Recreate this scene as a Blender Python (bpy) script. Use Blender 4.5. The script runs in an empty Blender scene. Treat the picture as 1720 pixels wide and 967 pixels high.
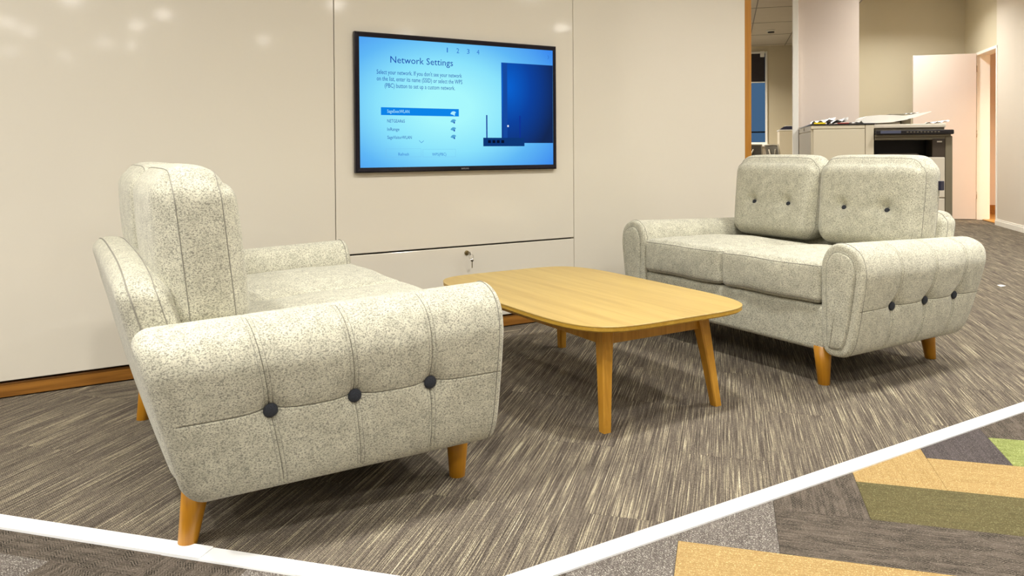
import bpy, bmesh, math, random
from mathutils import Vector, Matrix
random.seed(7)
S = bpy.context.scene
COL = S.collection
PI = math.pi

# ------------------------------------------------------------------ camera
YAW, PITCH, ROLL, FPX, CY = 0.5409, 0.0160, -0.0067, 1294.25, 274.54
fw = Vector((math.sin(YAW) * math.cos(PITCH), math.cos(YAW) * math.cos(PITCH), -math.sin(PITCH)))
rt0 = Vector((math.cos(YAW), -math.sin(YAW), 0))
up0 = rt0.cross(fw)
rt = rt0 * math.cos(ROLL) + up0 * math.sin(ROLL)
up = up0 * math.cos(ROLL) - rt0 * math.sin(ROLL)
cam = bpy.data.objects.new('camera', bpy.data.cameras.new('camera'))
COL.objects.link(cam)
cam.matrix_world = Matrix(((rt.x, up.x, -fw.x, 0), (rt.y, up.y, -fw.y, 0), (rt.z, up.z, -fw.z, 1.0), (0, 0, 0, 1)))
cam.data.sensor_width = 36
cam.data.lens = FPX / 1720 * 36
cam.data.shift_y = -(483.5 - CY) / 1720
cam.data.clip_start = .05
S.camera = cam

# ------------------------------------------------------------------ world, exposure
W = bpy.data.worlds.new('dusk'); S.world = W; W.use_nodes = True
W.node_tree.nodes['Background'].inputs[0].default_value = (0.085, 0.16, 0.26, 1)
W.node_tree.nodes['Background'].inputs[1].default_value = 0.9
S.view_settings.view_transform = 'Standard'
S.view_settings.look = 'None'
S.view_settings.gamma = 1
S.view_settings.use_curve_mapping = False
S.view_settings.exposure = 0.0
LAMP_W = 34.5            # watts of one main downlight
LAMP_COL = (1.0, 0.985, 0.94)
SPREAD = 142.0           # beam of a downlight, degrees
OFFICE_W = 60.0
WARM_W = 85.0
WARM_COL = (1.0, 0.78, 0.54)

# building axes: the building stands at 46.5 degrees to the feature wall
BA = 0.8119
Uv = Vector((math.sin(BA), math.cos(BA), 0)); Vv = Vector((Uv.y, -Uv.x, 0))
def UV(u, v, z=0.0): return Uv * u + Vv * v + Vector((0, 0, z))
ROTB = math.atan2(Vv.y, Vv.x)       # local x -> +v, local y -> +u
def toUV(x, y): return (x * Uv.x + y * Uv.y, x * Vv.x + y * Vv.y)

# ------------------------------------------------------------------ node helpers
class NT:
    def __init__(s, name):
        s.m = bpy.data.materials.new(name); s.m.use_nodes = True
        s.t = s.m.node_tree; s.b = s.t.nodes['Principled BSDF']
    def n(s, typ, **kw):
        nd = s.t.nodes.new(typ)
        for k, v in kw.items(): setattr(nd, k, v)
        return nd
    def l(s, a, b): s.t.links.new(a, b)
    def inp(s, sock, v):
        if hasattr(v, 'is_linked') or isinstance(v, bpy.types.NodeSocket): s.l(v, sock)
        else: sock.default_value = v
    def math(s, op, a, b=0.0, c=0.0):
        nd = s.n('ShaderNodeMath', operation=op)
        for i, v in enumerate((a, b, c)): s.inp(nd.inputs[i], v)
        return nd.outputs[0]
    def coord(s, which='Object'):
        return s.n('ShaderNodeTexCoord').outputs[which]
    def vmul(s, v, k, add=None):
        nd = s.n('ShaderNodeMapping'); s.l(v, nd.inputs[0]); nd.inputs['Scale'].default_value = k
        if add is not None: s.inp(nd.inputs['Location'], add)
        return nd.outputs[0]
    def noise(s, v, scale, detail=2.0, rough=.5, dist=0.0):
        nd = s.n('ShaderNodeTexNoise'); s.l(v, nd.inputs['Vector']); nd.inputs['Scale'].default_value = scale
        nd.inputs['Detail'].default_value = detail; nd.inputs['Roughness'].default_value = rough
        nd.inputs['Distortion'].default_value = dist
        return nd.outputs['Fac']
    def ramp(s, f, stops, interp='LINEAR'):
        nd = s.n('ShaderNodeValToRGB'); s.l(f, nd.inputs[0]); cr = nd.color_ramp; cr.interpolation = interp
        while len(cr.elements) < len(stops): cr.elements.new(.5)
        for e, (p, c) in zip(cr.elements, stops):
            e.position = p; e.color = (*c, 1) if not isinstance(c, (int, float)) else (c, c, c, 1)
        return nd.outputs[0]
    def mix(s, f, a, b, mode='MIX'):
        nd = s.n('ShaderNodeMix', data_type='RGBA', blend_type=mode)
        s.inp(nd.inputs[0], f)
        for i, v in ((6, a), (7, b)):
            if isinstance(v, tuple): v = (*v, 1) if len(v) == 3 else v
            s.inp(nd.inputs[i], v)
        return nd.outputs[2]
    def bump(s, h, strength, dist):
        nd = s.n('ShaderNodeBump'); s.l(h, nd.inputs['Height']); nd.inputs['Strength'].default_value = strength
        nd.inputs['Distance'].default_value = dist; s.l(nd.outputs[0], s.b.inputs['Normal'])
    def set(s, color=None, rough=None, **kw):
        if color is not None:
            if isinstance(color, tuple): color = (*color, 1)
            s.inp(s.b.inputs['Base Color'], color)
        if rough is not None: s.inp(s.b.inputs['Roughness'], rough)
        for k, v in kw.items(): s.inp(s.b.inputs[k.replace('_', ' ')], v)
        return s.m

def srgb(r, g, b):
    f = lambda c: ((c / 255 + .055) / 1.055) ** 2.4 if c > 10 else c / 255 / 12.92
    return (f(r), f(g), f(b))

def plain(name, col, rough=.5, var=.06, scale=3.0, bumpy=0.0, **kw):
    t = NT(name); c = t.coord()
    f = t.noise(c, scale, 3)
    a = tuple(x * (1 - var) for x in col); b = tuple(min(1, x * (1 + var)) for x in col)
    if bumpy: t.bump(t.noise(c, 220, 2), bumpy, .001)
    return t.set(t.ramp(f, [(.3, a), (.7, b)]), rough, **kw)

def felt(name, tint=1.0):
    t = NT(name); c = t.coord()
    mott = t.noise(c, 26, 3, .6)
    fib = t.noise(t.vmul(c, (1, 1, 1.4)), 230, 3, .65, .5)
    fine = t.noise(c, 520, 2, .6)
    base = t.ramp(mott, [(.35, (.53 * tint, .51 * tint, .395 * tint)), (.65, (.68 * tint, .655 * tint, .515 * tint))])
    fl = t.ramp(fib, [(.41, 1.0), (.50, 0.0)])
    li = t.ramp(fib, [(.55, 0.0), (.68, 1.0)])
    col = t.mix(t.math('MULTIPLY', fl, .80), base, (.19 * tint, .18 * tint, .15 * tint))
    col = t.mix(t.math('MULTIPLY', li, .55), col, (.80 * tint, .77 * tint, .63 * tint))
    col = t.mix(t.ramp(fine, [(.3, .35), (.5, 0.0)]), col, (.25 * tint, .24 * tint, .2 * tint))
    h = t.math('ADD', fib, t.math('MULTIPLY', fine, .6))
    t.bump(h, .45, .0025)
    return t.set(col, .95, Sheen_Weight=.25, Sheen_Roughness=.5, Specular_IOR_Level=.15)

def wood(name, dark, light, rough=.4, axis=1, scale=1.0):
    t = NT(name); c = t.coord()
    sc = [38 * scale] * 3; sc[axis] = 1.6 * scale
    g = t.noise(t.vmul(c, tuple(sc)), 1.0, 5, .6, .5)
    sc2 = [160 * scale] * 3; sc2[axis] = 6 * scale
    g2 = t.noise(t.vmul(c, tuple(sc2)), 1.0, 3, .6)
    f = t.math('ADD', t.math('MULTIPLY', g, .7), t.math('MULTIPLY', g2, .3))
    t.bump(g2, .08, .001)
    return t.set(t.ramp(f, [(.32, dark), (.62, light)]), rough)

def carpet_stripes():
    t = NT('striped_carpet'); c = t.coord()
    rnd = t.n('ShaderNodeObjectInfo').outputs['Random']
    off = t.n('ShaderNodeCombineXYZ'); t.l(t.math('MULTIPLY', rnd, 37.0), off.inputs[0]); t.l(t.math('MULTIPLY', rnd, 11.0), off.inputs[1])
    v = t.n('ShaderNodeVectorMath', operation='ADD'); t.l(c, v.inputs[0]); t.l(off.outputs[0], v.inputs[1]); v = v.outputs[0]
    sep = t.n('ShaderNodeSeparateXYZ'); t.l(v, sep.inputs[0])
    stripe = t.noise(t.vmul(v, (3.2, 250, 1)), 1.0, 3, .7)
    broad = t.noise(t.vmul(v, (1.6, 26, 1)), 1.0, 2, .5)
    # rope-like twist across each yarn row
    tri = t.math('PINGPONG', sep.outputs[1], .0045)
    ph = t.math('ADD', t.math('MULTIPLY', sep.outputs[0], 1050.0), t.math('MULTIPLY', tri, 1300.0))
    tw = t.math('MULTIPLY_ADD', t.math('SINE', ph), .5, .5)
    grain = t.noise(v, 330, 2, .6)
    f = t.math('ADD', t.math('MULTIPLY', stripe, .84), t.math('MULTIPLY', broad, .16))
    col = t.ramp(f, [(.34, srgb(66, 59, 53)), (.46, srgb(102, 93, 83)), (.54, srgb(124, 114, 100)), (.62, srgb(184, 173, 144)), (.72, srgb(216, 208, 188))])
    shade = t.math('MULTIPLY_ADD', tw, .62, .62)
    shade = t.math('ADD', shade, t.math('MULTIPLY', t.math('SUBTRACT', grain, .5), 2.4))
    shc = t.n('ShaderNodeCombineXYZ')
    for i in range(3): t.l(shade, shc.inputs[i])
    col = t.mix(1.0, col, shc.outputs[0], 'MULTIPLY')
    t.bump(t.math('ADD', f, t.math('MULTIPLY', tw, .4)), .7, .004)
    return t.set(col, .95, Specular_IOR_Level=.1)

def carpet_twill(name, base, dark, light, amount=.8, freq=420.0):
    t = NT(name); c = t.coord()
    rnd = t.n('ShaderNodeObjectInfo').outputs['Random']
    off = t.n('ShaderNodeCombineXYZ'); t.l(t.math('MULTIPLY', rnd, 23.0), off.inputs[0]); t.l(t.math('MULTIPLY', rnd, 7.0), off.inputs[1])
    v = t.n('ShaderNodeVectorMath', operation='ADD'); t.l(c, v.inputs[0]); t.l(off.outputs[0], v.inputs[1]); v = v.outputs[0]
    sep = t.n('ShaderNodeSeparateXYZ'); t.l(v, sep.inputs[0])
    tri = t.math('PINGPONG', sep.outputs[0], .022)
    ph = t.math('MULTIPLY', t.math('ADD', sep.outputs[1], t.math('MULTIPLY', tri, .8)), freq * 2.0)
    tw = t.ramp(t.math('MULTIPLY_ADD', t.math('SINE', ph), .5, .5), [(.4, 0.0), (.75, 1.0)])
    patch = t.noise(t.vmul(v, (14, 34, 1)), 1.0, 3, .6)
    streak = t.noise(t.vmul(v, (5, 190, 1)), 1.0, 2, .5)
    grain = t.noise(v, 300, 2, .6)
    a = t.math('MULTIPLY', t.math('MULTIPLY', tw, t.ramp(patch, [(.38, 0.0), (.6, 1.0)])), amount)
    col = t.mix(t.math('MULTIPLY', t.ramp(streak, [(.42, 1.0), (.55, 0.0)]), .45), base, dark)
    col = t.mix(a, col, dark)
    col = t.mix(t.math('MULTIPLY', t.ramp(grain, [(.54, 0.0), (.68, 1.0)]), .8), col, light)
    t.bump(t.math('ADD', tw, grain), .5, .003)
    return t.set(col, .95, Specular_IOR_Level=.1)

# ------------------------------------------------------------------ materials
M = {}
M['felt'] = felt('oatmeal_felt')
M['felt_dark'] = felt('oatmeal_felt_welt', .72)
M['seam'] = plain('seam_thread', (.27, .255, .215), .95)
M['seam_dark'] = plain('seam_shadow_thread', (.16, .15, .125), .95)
M['button'] = plain('charcoal_felt', (.030, .033, .042), .95, .3, 300, .3)
M['sofa_leg'] = wood('honey_beech', srgb(166, 108, 12), srgb(190, 132, 26), .38, 2)
M['table_top'] = wood('pale_oak_veneer', srgb(172, 141, 76), srgb(194, 165, 95), .38, 1, .55)
M['table_leg'] = wood('golden_oak', srgb(170, 116, 24), srgb(202, 148, 50), .42, 2)
M['table_edge'] = wood('oak_edge', srgb(176, 132, 34), srgb(200, 160, 62), .42, 1)
M['oak_trim'] = wood('oak_trim', srgb(116, 72, 20), srgb(166, 112, 44), .4, 0)
M['oak_post'] = wood('oak_post', srgb(156, 98, 8), srgb(180, 122, 24), .4, 2)
M['gap'] = plain('shadow_gap_black', (.012, .011, .012), .8)
M['panel'] = plain('gloss_whiteboard', srgb(220, 213, 198), .24, .012, 1.2, Coat_Weight=.7, Coat_Roughness=.07, Specular_IOR_Level=.45)
M['wall'] = plain('warm_white_paint', srgb(224, 215, 202), .75, .015, 1.5, .08)
M['wall_grey'] = plain('putty_grey_paint', srgb(208, 198, 172), .8, .02, 1.5, .08)
M['pier'] = plain('pinkish_white_paint', srgb(222, 208, 197), .8, .015, 1.5, .08)
M['ceil'] = plain('ceiling_tile_white', srgb(214, 206, 190), .9, .02, 6, .15)
M['white'] = plain('white_gloss_paint', srgb(250, 248, 240), .45, .01)
M['strip'] = plain('white_carpet_trim', (.95, .95, .94), .35, .01, Specular_IOR_Level=.6)
M['tv_black'] = plain('tv_gloss_black', (.012, .010, .016), .18)
M['steel'] = plain('nickel', (.55, .52, .46), .28, .1, 40, Metallic=1.0)
M['brass'] = plain('dull_brass', (.30, .24, .12), .35, .15, 60, Metallic=.9)
M['cab'] = plain('cream_steel', srgb(214, 204, 180), .5, .012)
M['cab_side'] = plain('grey_tambour', srgb(190, 183, 168), .5, .02)
M['cop_white'] = plain('copier_cream_plastic', srgb(212, 203, 186), .45, .015)
M['cop_grey'] = plain('copier_grey_plastic', srgb(118, 110, 90), .45, .03)
M['cop_black'] = plain('copier_black_plastic', (.02, .018, .02), .2)
M['cop_brown'] = plain('copier_dark_bezel', srgb(66, 56, 46), .35)
M['lcd'] = plain('dim_lcd_glass', srgb(88, 92, 112), .15)
M['paper'] = plain('white_paper', (.86, .85, .83), .8, .03, 20)
M['yellow'] = plain('yellow_card', srgb(245, 215, 20), .7)
M['red'] = plain('red_edge', srgb(170, 70, 60), .7)
M['navy'] = plain('navy_plastic', srgb(28, 28, 52), .5)
M['mesh_grey'] = plain('grey_chair_mesh', srgb(98, 94, 84), .7, .15, 90)
M['chair_frame'] = plain('chair_frame_grey', srgb(140, 132, 112), .45)
M['blind'] = plain('charcoal_blind', srgb(52, 46, 48), .8, .1, 30)
M['mauve'] = carpet_twill('mauve_carpet', srgb(104, 94, 84), srgb(36, 34, 28), srgb(128, 118, 106), 1.0)
M['ash'] = carpet_twill('ash_carpet', srgb(112, 104, 98), srgb(72, 66, 61), srgb(200, 195, 182), .8)
M['slate'] = carpet_twill('slate_carpet', srgb(84, 77, 76), srgb(56, 50, 49), srgb(124, 117, 112), .6)
M['beige'] = carpet_twill('sand_carpet', srgb(168, 140, 92), srgb(142, 114, 68), srgb(214, 192, 140), .35)
M['olive'] = carpet_twill('olive_carpet', srgb(98, 90, 60), srgb(70, 66, 42), srgb(140, 134, 98), .5)
M['lime'] = carpet_twill('lime_carpet', srgb(140, 148, 86), srgb(92, 100, 50), srgb(190, 196, 138), .8)
M['stripe'] = carpet_stripes()
M['timber_floor'] = wood('golden_floorboards', srgb(160, 110, 40), srgb(200, 150, 70), .4, 0)

def emit(name, col, s):
    m = bpy.data.materials.new(name); m.use_nodes = True; nt = m.node_tree
    nt.nodes.remove(nt.nodes['Principled BSDF']); e = nt.nodes.new('ShaderNodeEmission')
    e.inputs[0].default_value = (*col, 1); e.inputs[1].default_value = s
    nt.links.new(e.outputs[0], nt.nodes['Material Output'].inputs[0]); return m
def glass(name):
    t = NT(name); return t.set((.75, .85, .95), .02, Transmission_Weight=1.0, IOR=1.05)
M['glass'] = glass('window_glass')
M['lamp'] = emit('lamp_lens', (1, .96, .88), 40.0)
M['text_dark'] = emit('screen_text_blue', srgb(24, 70, 170), 1.0)
M['text_mid'] = emit('screen_text_midblue', srgb(52, 118, 205), 1.0)
M['text_pale'] = emit('screen_text_pale', srgb(120, 190, 236), 1.0)
M['scr_bar'] = emit('screen_highlight_bar', srgb(14, 132, 232), 1.0)
M['scr_white'] = emit('screen_text_white', srgb(176, 240, 255), 1.0)
M['scr_router'] = emit('screen_router_body', srgb(14, 56, 120), 1.0)
M['scr_fan'] = emit('screen_signal_fan', srgb(84, 164, 212), 1.0)
M['scr_port'] = emit('screen_router_port', srgb(8, 18, 44), 1.0)
M['scr_ant'] = emit('screen_router_aerial', srgb(16, 50, 150), 1.0)
M['scr_spot'] = emit('screen_white_spot', (.9, .95, 1), 1.0)
M['tv_logo'] = plain('logo_print_grey', (.35, .35, .37), .5)

def screen_mat():
    t = NT('tv_screen_picture'); c = t.coord('Generated')
    sep = t.n('ShaderNodeSeparateXYZ'); t.l(c, sep.inputs[0])
    dx = t.math('MULTIPLY', t.math('SUBTRACT', sep.outputs[0], .42), 1.0)
    dz = t.math('MULTIPLY', t.math('SUBTRACT', sep.outputs[2], .48), .9)
    r = t.math('SQRT', t.math('ADD', t.math('MULTIPLY', dx, dx), t.math('MULTIPLY', dz, dz)))
    col = t.ramp(r, [(.12, srgb(168, 248, 253)), (.34, srgb(138, 226, 252)), (.52, srgb(96, 184, 246)), (.72, srgb(62, 140, 238))])
    e = t.n('ShaderNodeEmission'); t.l(col, e.inputs[0]); e.inputs[1].default_value = 1.0
    t.l(e.outputs[0], t.t.nodes['Material Output'].inputs[0]); return t.m
def dark_picture():
    t = NT('tv_picture_dark_cabinet'); c = t.coord('Generated')
    sep = t.n('ShaderNodeSeparateXYZ'); t.l(c, sep.inputs[0])
    dx = t.math('SUBTRACT', sep.outputs[0], .12); dz = t.math('SUBTRACT', sep.outputs[2], .70)
    r = t.math('SQRT', t.math('ADD', t.math('MULTIPLY', dx, dx), t.math('MULTIPLY', dz, dz)))
    col = t.ramp(r, [(.05, srgb(12, 96, 205)), (.45, srgb(14, 66, 158)), (.95, srgb(20, 40, 84))])
    e = t.n('ShaderNodeEmission'); t.l(col, e.inputs[0]); e.inputs[1].default_value = 1.0
    t.l(e.outputs[0], t.t.nodes['Material Output'].inputs[0]); return t.m
M['screen'] = screen_mat(); M['scr_dark'] = dark_picture()
M['scr_col'] = emit('screen_cabinet_edge', srgb(22, 74, 160), 1.0)

# ------------------------------------------------------------------ object helpers
def link(name, me, mat=None, parent=None, smooth=False):
    o = bpy.data.objects.new(name, me); COL.objects.link(o)
    if mat is not None and not me.materials: me.materials.append(mat)
    if smooth:
        for p in me.polygons: p.use_smooth = True
    if parent is not None: o.parent = parent
    return o
def raw(name, V, F, mat, parent=None, smooth=False):
    me = bpy.data.meshes.new(name); me.from_pydata([tuple(v) for v in V], [], F); me.update()
    return link(name, me, mat, parent, smooth)
def bmo(name, bm, mat, parent=None, smooth=False):
    bmesh.ops.recalc_face_normals(bm, faces=bm.faces)
    me = bpy.data.meshes.new(name); bm.to_mesh(me); bm.free()
    return link(name, me, mat, parent, smooth)
def tag(o, label=None, cat=None, group=None, kind=None):
    if label: o['label'] = label
    if cat: o['category'] = cat
    if group: o['group'] = group
    if kind: o['kind'] = kind
    return o
def struct(o): o['kind'] = 'structure'; return o
def empty(name, loc=(0, 0, 0), rz=0.0):
    o = bpy.data.objects.new(name, None); COL.objects.link(o); o.location = loc; o.rotation_euler = (0, 0, rz)
    o.empty_display_size = .1; return o
def add_box(bm, x0, x1, y0, y1, z0, z1, bev=0.0, seg=2):
    r = bmesh.ops.create_cube(bm, size=1.0)
    for v in r['verts']:
        v.co = Vector((x0 + (v.co.x + .5) * (x1 - x0), y0 + (v.co.y + .5) * (y1 - y0), z0 + (v.co.z + .5) * (z1 - z0)))
    if bev > 0:
        es = list({e for v in r['verts'] for e in v.link_edges})
        bmesh.ops.bevel(bm, geom=es, offset=bev, segments=seg, affect='EDGES', profile=.5)
def box(name, x0, x1, y0, y1, z0, z1, mat, parent=None, bev=0.0, seg=2):
    bm = bmesh.new(); add_box(bm, min(x0, x1), max(x0, x1), min(y0, y1), max(y0, y1), z0, z1, bev, seg)
    return bmo(name, bm, mat, parent, False)
def boxes(name, L, mat, parent=None, bev=0.0):
    bm = bmesh.new()
    for b in L: add_box(bm, *b, bev)
    return bmo(name, bm, mat, parent)
def lathe(name, prof, mat, parent=None, n=24, center=(0, 0, 0), R=None, smooth=True, top_shift=(0, 0)):
    # prof: (radius, z); optional linear shift with z (for raked legs)
    V, F = [], []; z0, z1 = prof[0][1], prof[-1][1]
    for r, z in prof:
        k = (z - z0) / (z1 - z0) if z1 != z0 else 0
        for i in range(n):
            a = 2 * PI * i / n; p = Vector((r * math.cos(a) + top_shift[0] * k, r * math.sin(a) + top_shift[1] * k, z))
            if R is not None: p = R @ p
            V.append(p + Vector(center))
    for j in range(len(prof) - 1):
        for i in range(n):
            F.append((j * n + i, j * n + (i + 1) % n, (j + 1) * n + (i + 1) % n, (j + 1) * n + i))
    F.append(tuple(reversed(range(n)))); F.append(tuple(range((len(prof) - 1) * n, len(prof) * n)))
    return raw(name, V, F, mat, parent, smooth)
def tube(name, pts, r, mat, parent=None, closed=True, n=6):
    V, F = [], []; N = len(pts); P = [Vector(p) for p in pts]
    prev = None
    for i in range(N):
        a = P[(i - 1) % N] if (closed or i > 0) else P[i]; b = P[(i + 1) % N] if (closed or i < N - 1) else P[i]
        t = (b - a).normalized()
        if prev is None:
            ref = Vector((0, 0, 1)) if abs(t.z) < .9 else Vector((1, 0, 0)); nn = t.cross(ref).normalized()
        else: nn = (prev - t * prev.dot(t)).normalized()
        prev = nn; bb = t.cross(nn)
        for k in range(n):
            an = 2 * PI * k / n; V.append(P[i] + (nn * math.cos(an) + bb * math.sin(an)) * r)
    for i in range(N if closed else N - 1):
        j = (i + 1) % N
        for k in range(n): F.append((i * n + k, i * n + (k + 1) % n, j * n + (k + 1) % n, j * n + k))
    if not closed: F.append(tuple(range(n))[::-1]); F.append(tuple(range((N - 1) * n, N * n)))
    return raw(name, V, F, mat, parent, True)
def copy_tree(o, parent=None):
    c = o.copy(); COL.objects.link(c)
    if parent is not None: c.parent = parent
    for ch in list(o.children):
        if ch.type != 'LIGHT': copy_tree(ch, c)
    return c

# ------------------------------------------------------------------ SETTING: walls, ceilings
def ubox(name, u0, u1, v0, v1, z0, z1, mat, parent=None, bev=0.0):
    # box aligned to the building axes
    bm = bmesh.new(); add_box(bm, v0, v1, u0, u1, z0, z1, bev)
    bmesh.ops.rotate(bm, cent=(0, 0, 0), matrix=Matrix.Rotation(ROTB, 3, 'Z'), verts=bm.verts)
    return bmo(name, bm, mat, parent)
CZ = 3.25; OZ = 2.78
floor = struct(ubox('floor', -15, 14.4, -9.2, 12.2, -.12, 0, M['mauve']))
struct(ubox('ceiling', -15, 9.5, -9.2, 12.2, CZ, CZ + .1, M['ceil']))
struct(ubox('ceiling', 9.5, 12.9, .8, 3.5, CZ, CZ + .1, M['ceil']))
struct(ubox('ceiling', 9.6, 14.3, -9.2, 1.32, OZ, OZ + .1, M['ceil']))
struct(ubox('wall_bulkhead', 9.5, 9.6, -9.2, .804, OZ, CZ, M['wall']))
struct(ubox('wall_left', -15, 14.3, -9.3, -9.2, 0, CZ, M['wall']))
struct(ubox('wall_behind', -15.1, -15, -9.3, 12.3, 0, CZ, M['wall']))
struct(ubox('wall_side', -15, 4.6, 12.2, 12.3, 0, CZ, M['wall']))
struct(ubox('wall_return', 4.5, 4.6, 3.515, 12.3, 0, CZ, M['wall']))
# right wall with the doorway
rw = struct(ubox('wall_right', 4.5, 11.27, 3.365, 3.515, 0, CZ, M['wall']))
ubox('wall_above_door', 11.27, 12.10, 3.365, 3.515, 2.318, CZ, M['wall_grey'], rw)
ubox('wall_beside_door', 12.10, 12.8, 3.365, 3.515, 0, CZ, M['wall_grey'], rw)
struct(ubox('wall_back', 12.65, 12.8, 1.2, 3.365, 0, CZ, M['wall_grey']))
struct(ubox('wall_pier', 9.5, 10.18, .804, 1.458, 0, CZ, M['pier']))
struct(ubox('wall_divider', 10.18, 14.3, 1.2, 1.32, 0, CZ, M['wall_grey']))
struct(ubox('trim_1', 9.42, 9.50, .742, .803, 0, CZ, M['white'], None, .003))
# office far wall with window opening v -1.6 .. .69, z 1.10 .. 2.68
ow = struct(ubox('wall_far', 14.0, 14.2, .69, 1.32, 0, OZ, M['wall_grey']))
ubox('wall_below_window', 14.0, 14.2, -1.6, .69, 0, 1.09, M['wall'], ow)
ubox('wall_above_window', 14.0, 14.2, -1.6, .69, 2.69, OZ, M['wall_grey'], ow)
ubox('wall_beside_window', 14.0, 14.2, -9.2, -1.6, 0, OZ, M['wall_grey'], ow)
win = struct(empty('window_1', UV(14.0, -.45, 1.09), ROTB))
def wbox(name, a, b, c, d, e, f, m, bev=0): return box(name, a, b, c, d, e, f, M[m], win, bev)
wbox('window_frame', 1.105, 1.14, -.02, .06, 0, 1.6, 'white', .004)
wbox('window_frame', -1.14, -1.105, -.02, .06, 0, 1.6, 'white', .004)
wbox('window_frame', -1.105, 1.105, -.02, .06, 0, .035, 'white', .004)
wbox('window_frame', -1.105, 1.105, -.02, .06, 1.565, 1.6, 'white', .004)
wbox('window_sill', -1.16, 1.16, -.09, .0, -.04, 0, 'white', .005)
wbox('mullion', -.02, .02, .0, .05, .035, 1.565, 'white', .003)
wbox('pane', -1.105, -.02, .02, .03, .035, 1.565, 'glass')
wbox('pane', .02, 1.105, .02, .03, .035, 1.565, 'glass')
wbox('rail', .02, 1.105, .035, .055, .20, .225, 'gap')
wbox('roller_blind', -1.10, 1.10, -.015, -.010, 1.08, 1.565, 'blind')
wbox('blind_bar', -1.10, 1.10, -.02, -.005, 1.06, 1.08, 'white', .003)
wbox('blind_bracket', 1.02, 1.09, -.06, -.02, 1.50, 1.60, 'white', .005)
# office ceiling joints (recess lines) and smoke detector
oc = struct(empty('trim_2', UV(12, .3, OZ)))
for k in range(-3, 3):
    o = ubox('ceiling_joint', 9.6, 14.0, .372 + k * .6 - .006, .372 + k * .6 + .006, OZ - .003, OZ + .002, M['cop_grey']); o.parent = oc; o.matrix_parent_inverse = Matrix.Translation(-oc.location)
for k in range(4):
    o = ubox('ceiling_joint', 10.2 + k * 1.2 - .006, 10.2 + k * 1.2 + .006, -4, 1.2, OZ - .003, OZ + .002, M['cop_grey']); o.parent = oc; o.matrix_parent_inverse = Matrix.Translation(-oc.location)
sd = empty('smoke_detector', UV(12.18, .653, OZ - .003))
lathe('detector_base', [(.062, 0), (.066, -.004), (.062, -.014), (.05, -.018)][::-1], M['white'], sd)
lathe('detector_head', [(.045, -.034), (.05, -.024), (.05, -.018)], M['cop_black'], sd)
tag(sd, 'small round smoke detector on the ceiling of the far office', 'smoke detector')
sp = empty('ceiling_sensor', UV(11.6, 2.31, CZ))
box('sensor_bracket', -.03, .02, -.03, .03, -.14, 0, M['cop_white'], sp, .006)
box('sensor_eye', .0, .04, -.035, -.02, -.13, -.06, M['cop_grey'], sp, .004)
tag(sp, 'small sensor hanging from the ceiling before the back wall, at top edge of photo', 'sensor')

# skirting of right wall
bb = struct(ubox('baseboard_right', 4.6, 11.27, 3.349, 3.365, 0, .066, M['white'], None, .003))
ubox('skirting_cap', 4.6, 11.27, 3.355, 3.365, .066, .086, M['white'], bb, .003)
# door 1: leaf swung open against the back wall, frame and jambs
d1 = struct(empty('door_1', UV(12.05, 3.345, 0), ROTB))
box('door_leaf', -.80, -.006, -.045, -.002, .012, 2.308, M['pier'], d1, .003)
for z in (.3, 1.15, 2.05):
    lathe('hinge', [(.008, 0), (.008, .09)], M['steel'], d1, 10, (.002, -.03, z))
fr = struct(empty('trim_3', UV(11.66, 3.44, 0), ROTB))
box('jamb', -.085, .08, .385, .43, 0, 2.318, M['white'], fr, .004)
box('jamb', -.085, .08, -.43, -.388, 0, 2.318, M['white'], fr, .004)
box('door_head', -.085, .08, -.43, .43, 2.285, 2.325, M['white'], fr, .004)
# warm lit room behind the doorway
struct(ubox('wall_side_room', 13.0, 13.1, 3.515, 6.6, 0, 2.6, M['pier']))
struct(ubox('wall_side_room', 9.2, 9.3, 3.515, 6.6, 0, 2.6, M['pier']))
struct(ubox('wall_side_room', 9.2, 13.1, 6.6, 6.7, 0, 2.6, M['pier']))
struct(ubox('ceiling', 9.2, 13.1, 3.515, 6.7, 2.6, 2.7, M['ceil']))
struct(ubox('trim_4', 12.96, 13.0, 3.515, 6.6, .005, .15, M['oak_trim']))
struct(ubox('floor', 9.3, 13.0, 3.43, 6.6, .0, .012, M['timber_floor']))

# ------------------------------------------------------------------ feature wall
FW = struct(box('wall_feature', -3.3, 4.135, 3.775, 3.95, 0, CZ, M['gap']))
def panel(name, x0, x1, z0, z1, y=3.738):
    return box(name, x0, x1, y, 3.775, z0, z1, M['panel'], FW, .0025, 2)
G = .0018
xs = [-3.14, -1.685, -.232, 1.2195, 2.673, 4.128]
for a, b in zip(xs[:-1], xs[1:]):
    if abs(a - 1.2195) < .01:
        panel('wall_panel', a + G, b - G, .486, CZ)
        flap = panel('access_panel', a + G, b - G, .079, .478)
    else: panel('wall_panel', a + G, b - G, .079, CZ)
RY = Matrix.Rotation(PI / 2, 3, 'X')
lathe('lock_barrel', [(.0135, 0), (.0135, .004), (.011, .007), (.009, .007)], M['brass'], flap, 24, (1.952, 3.738, .446), RY)
box('toe_recess', -3.3, 4.12, 3.772, 3.79, 0, .012, M['gap'], FW)
pl = box('plinth', -3.3, 4.13, 3.752, 3.775, .010, .068, M['oak_trim'], FW, .002)
pl2 = box('wooden_end_post', 4.133, 4.206, 3.752, 3.96, 0.005, CZ, M['oak_post'], FW, .002)
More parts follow.
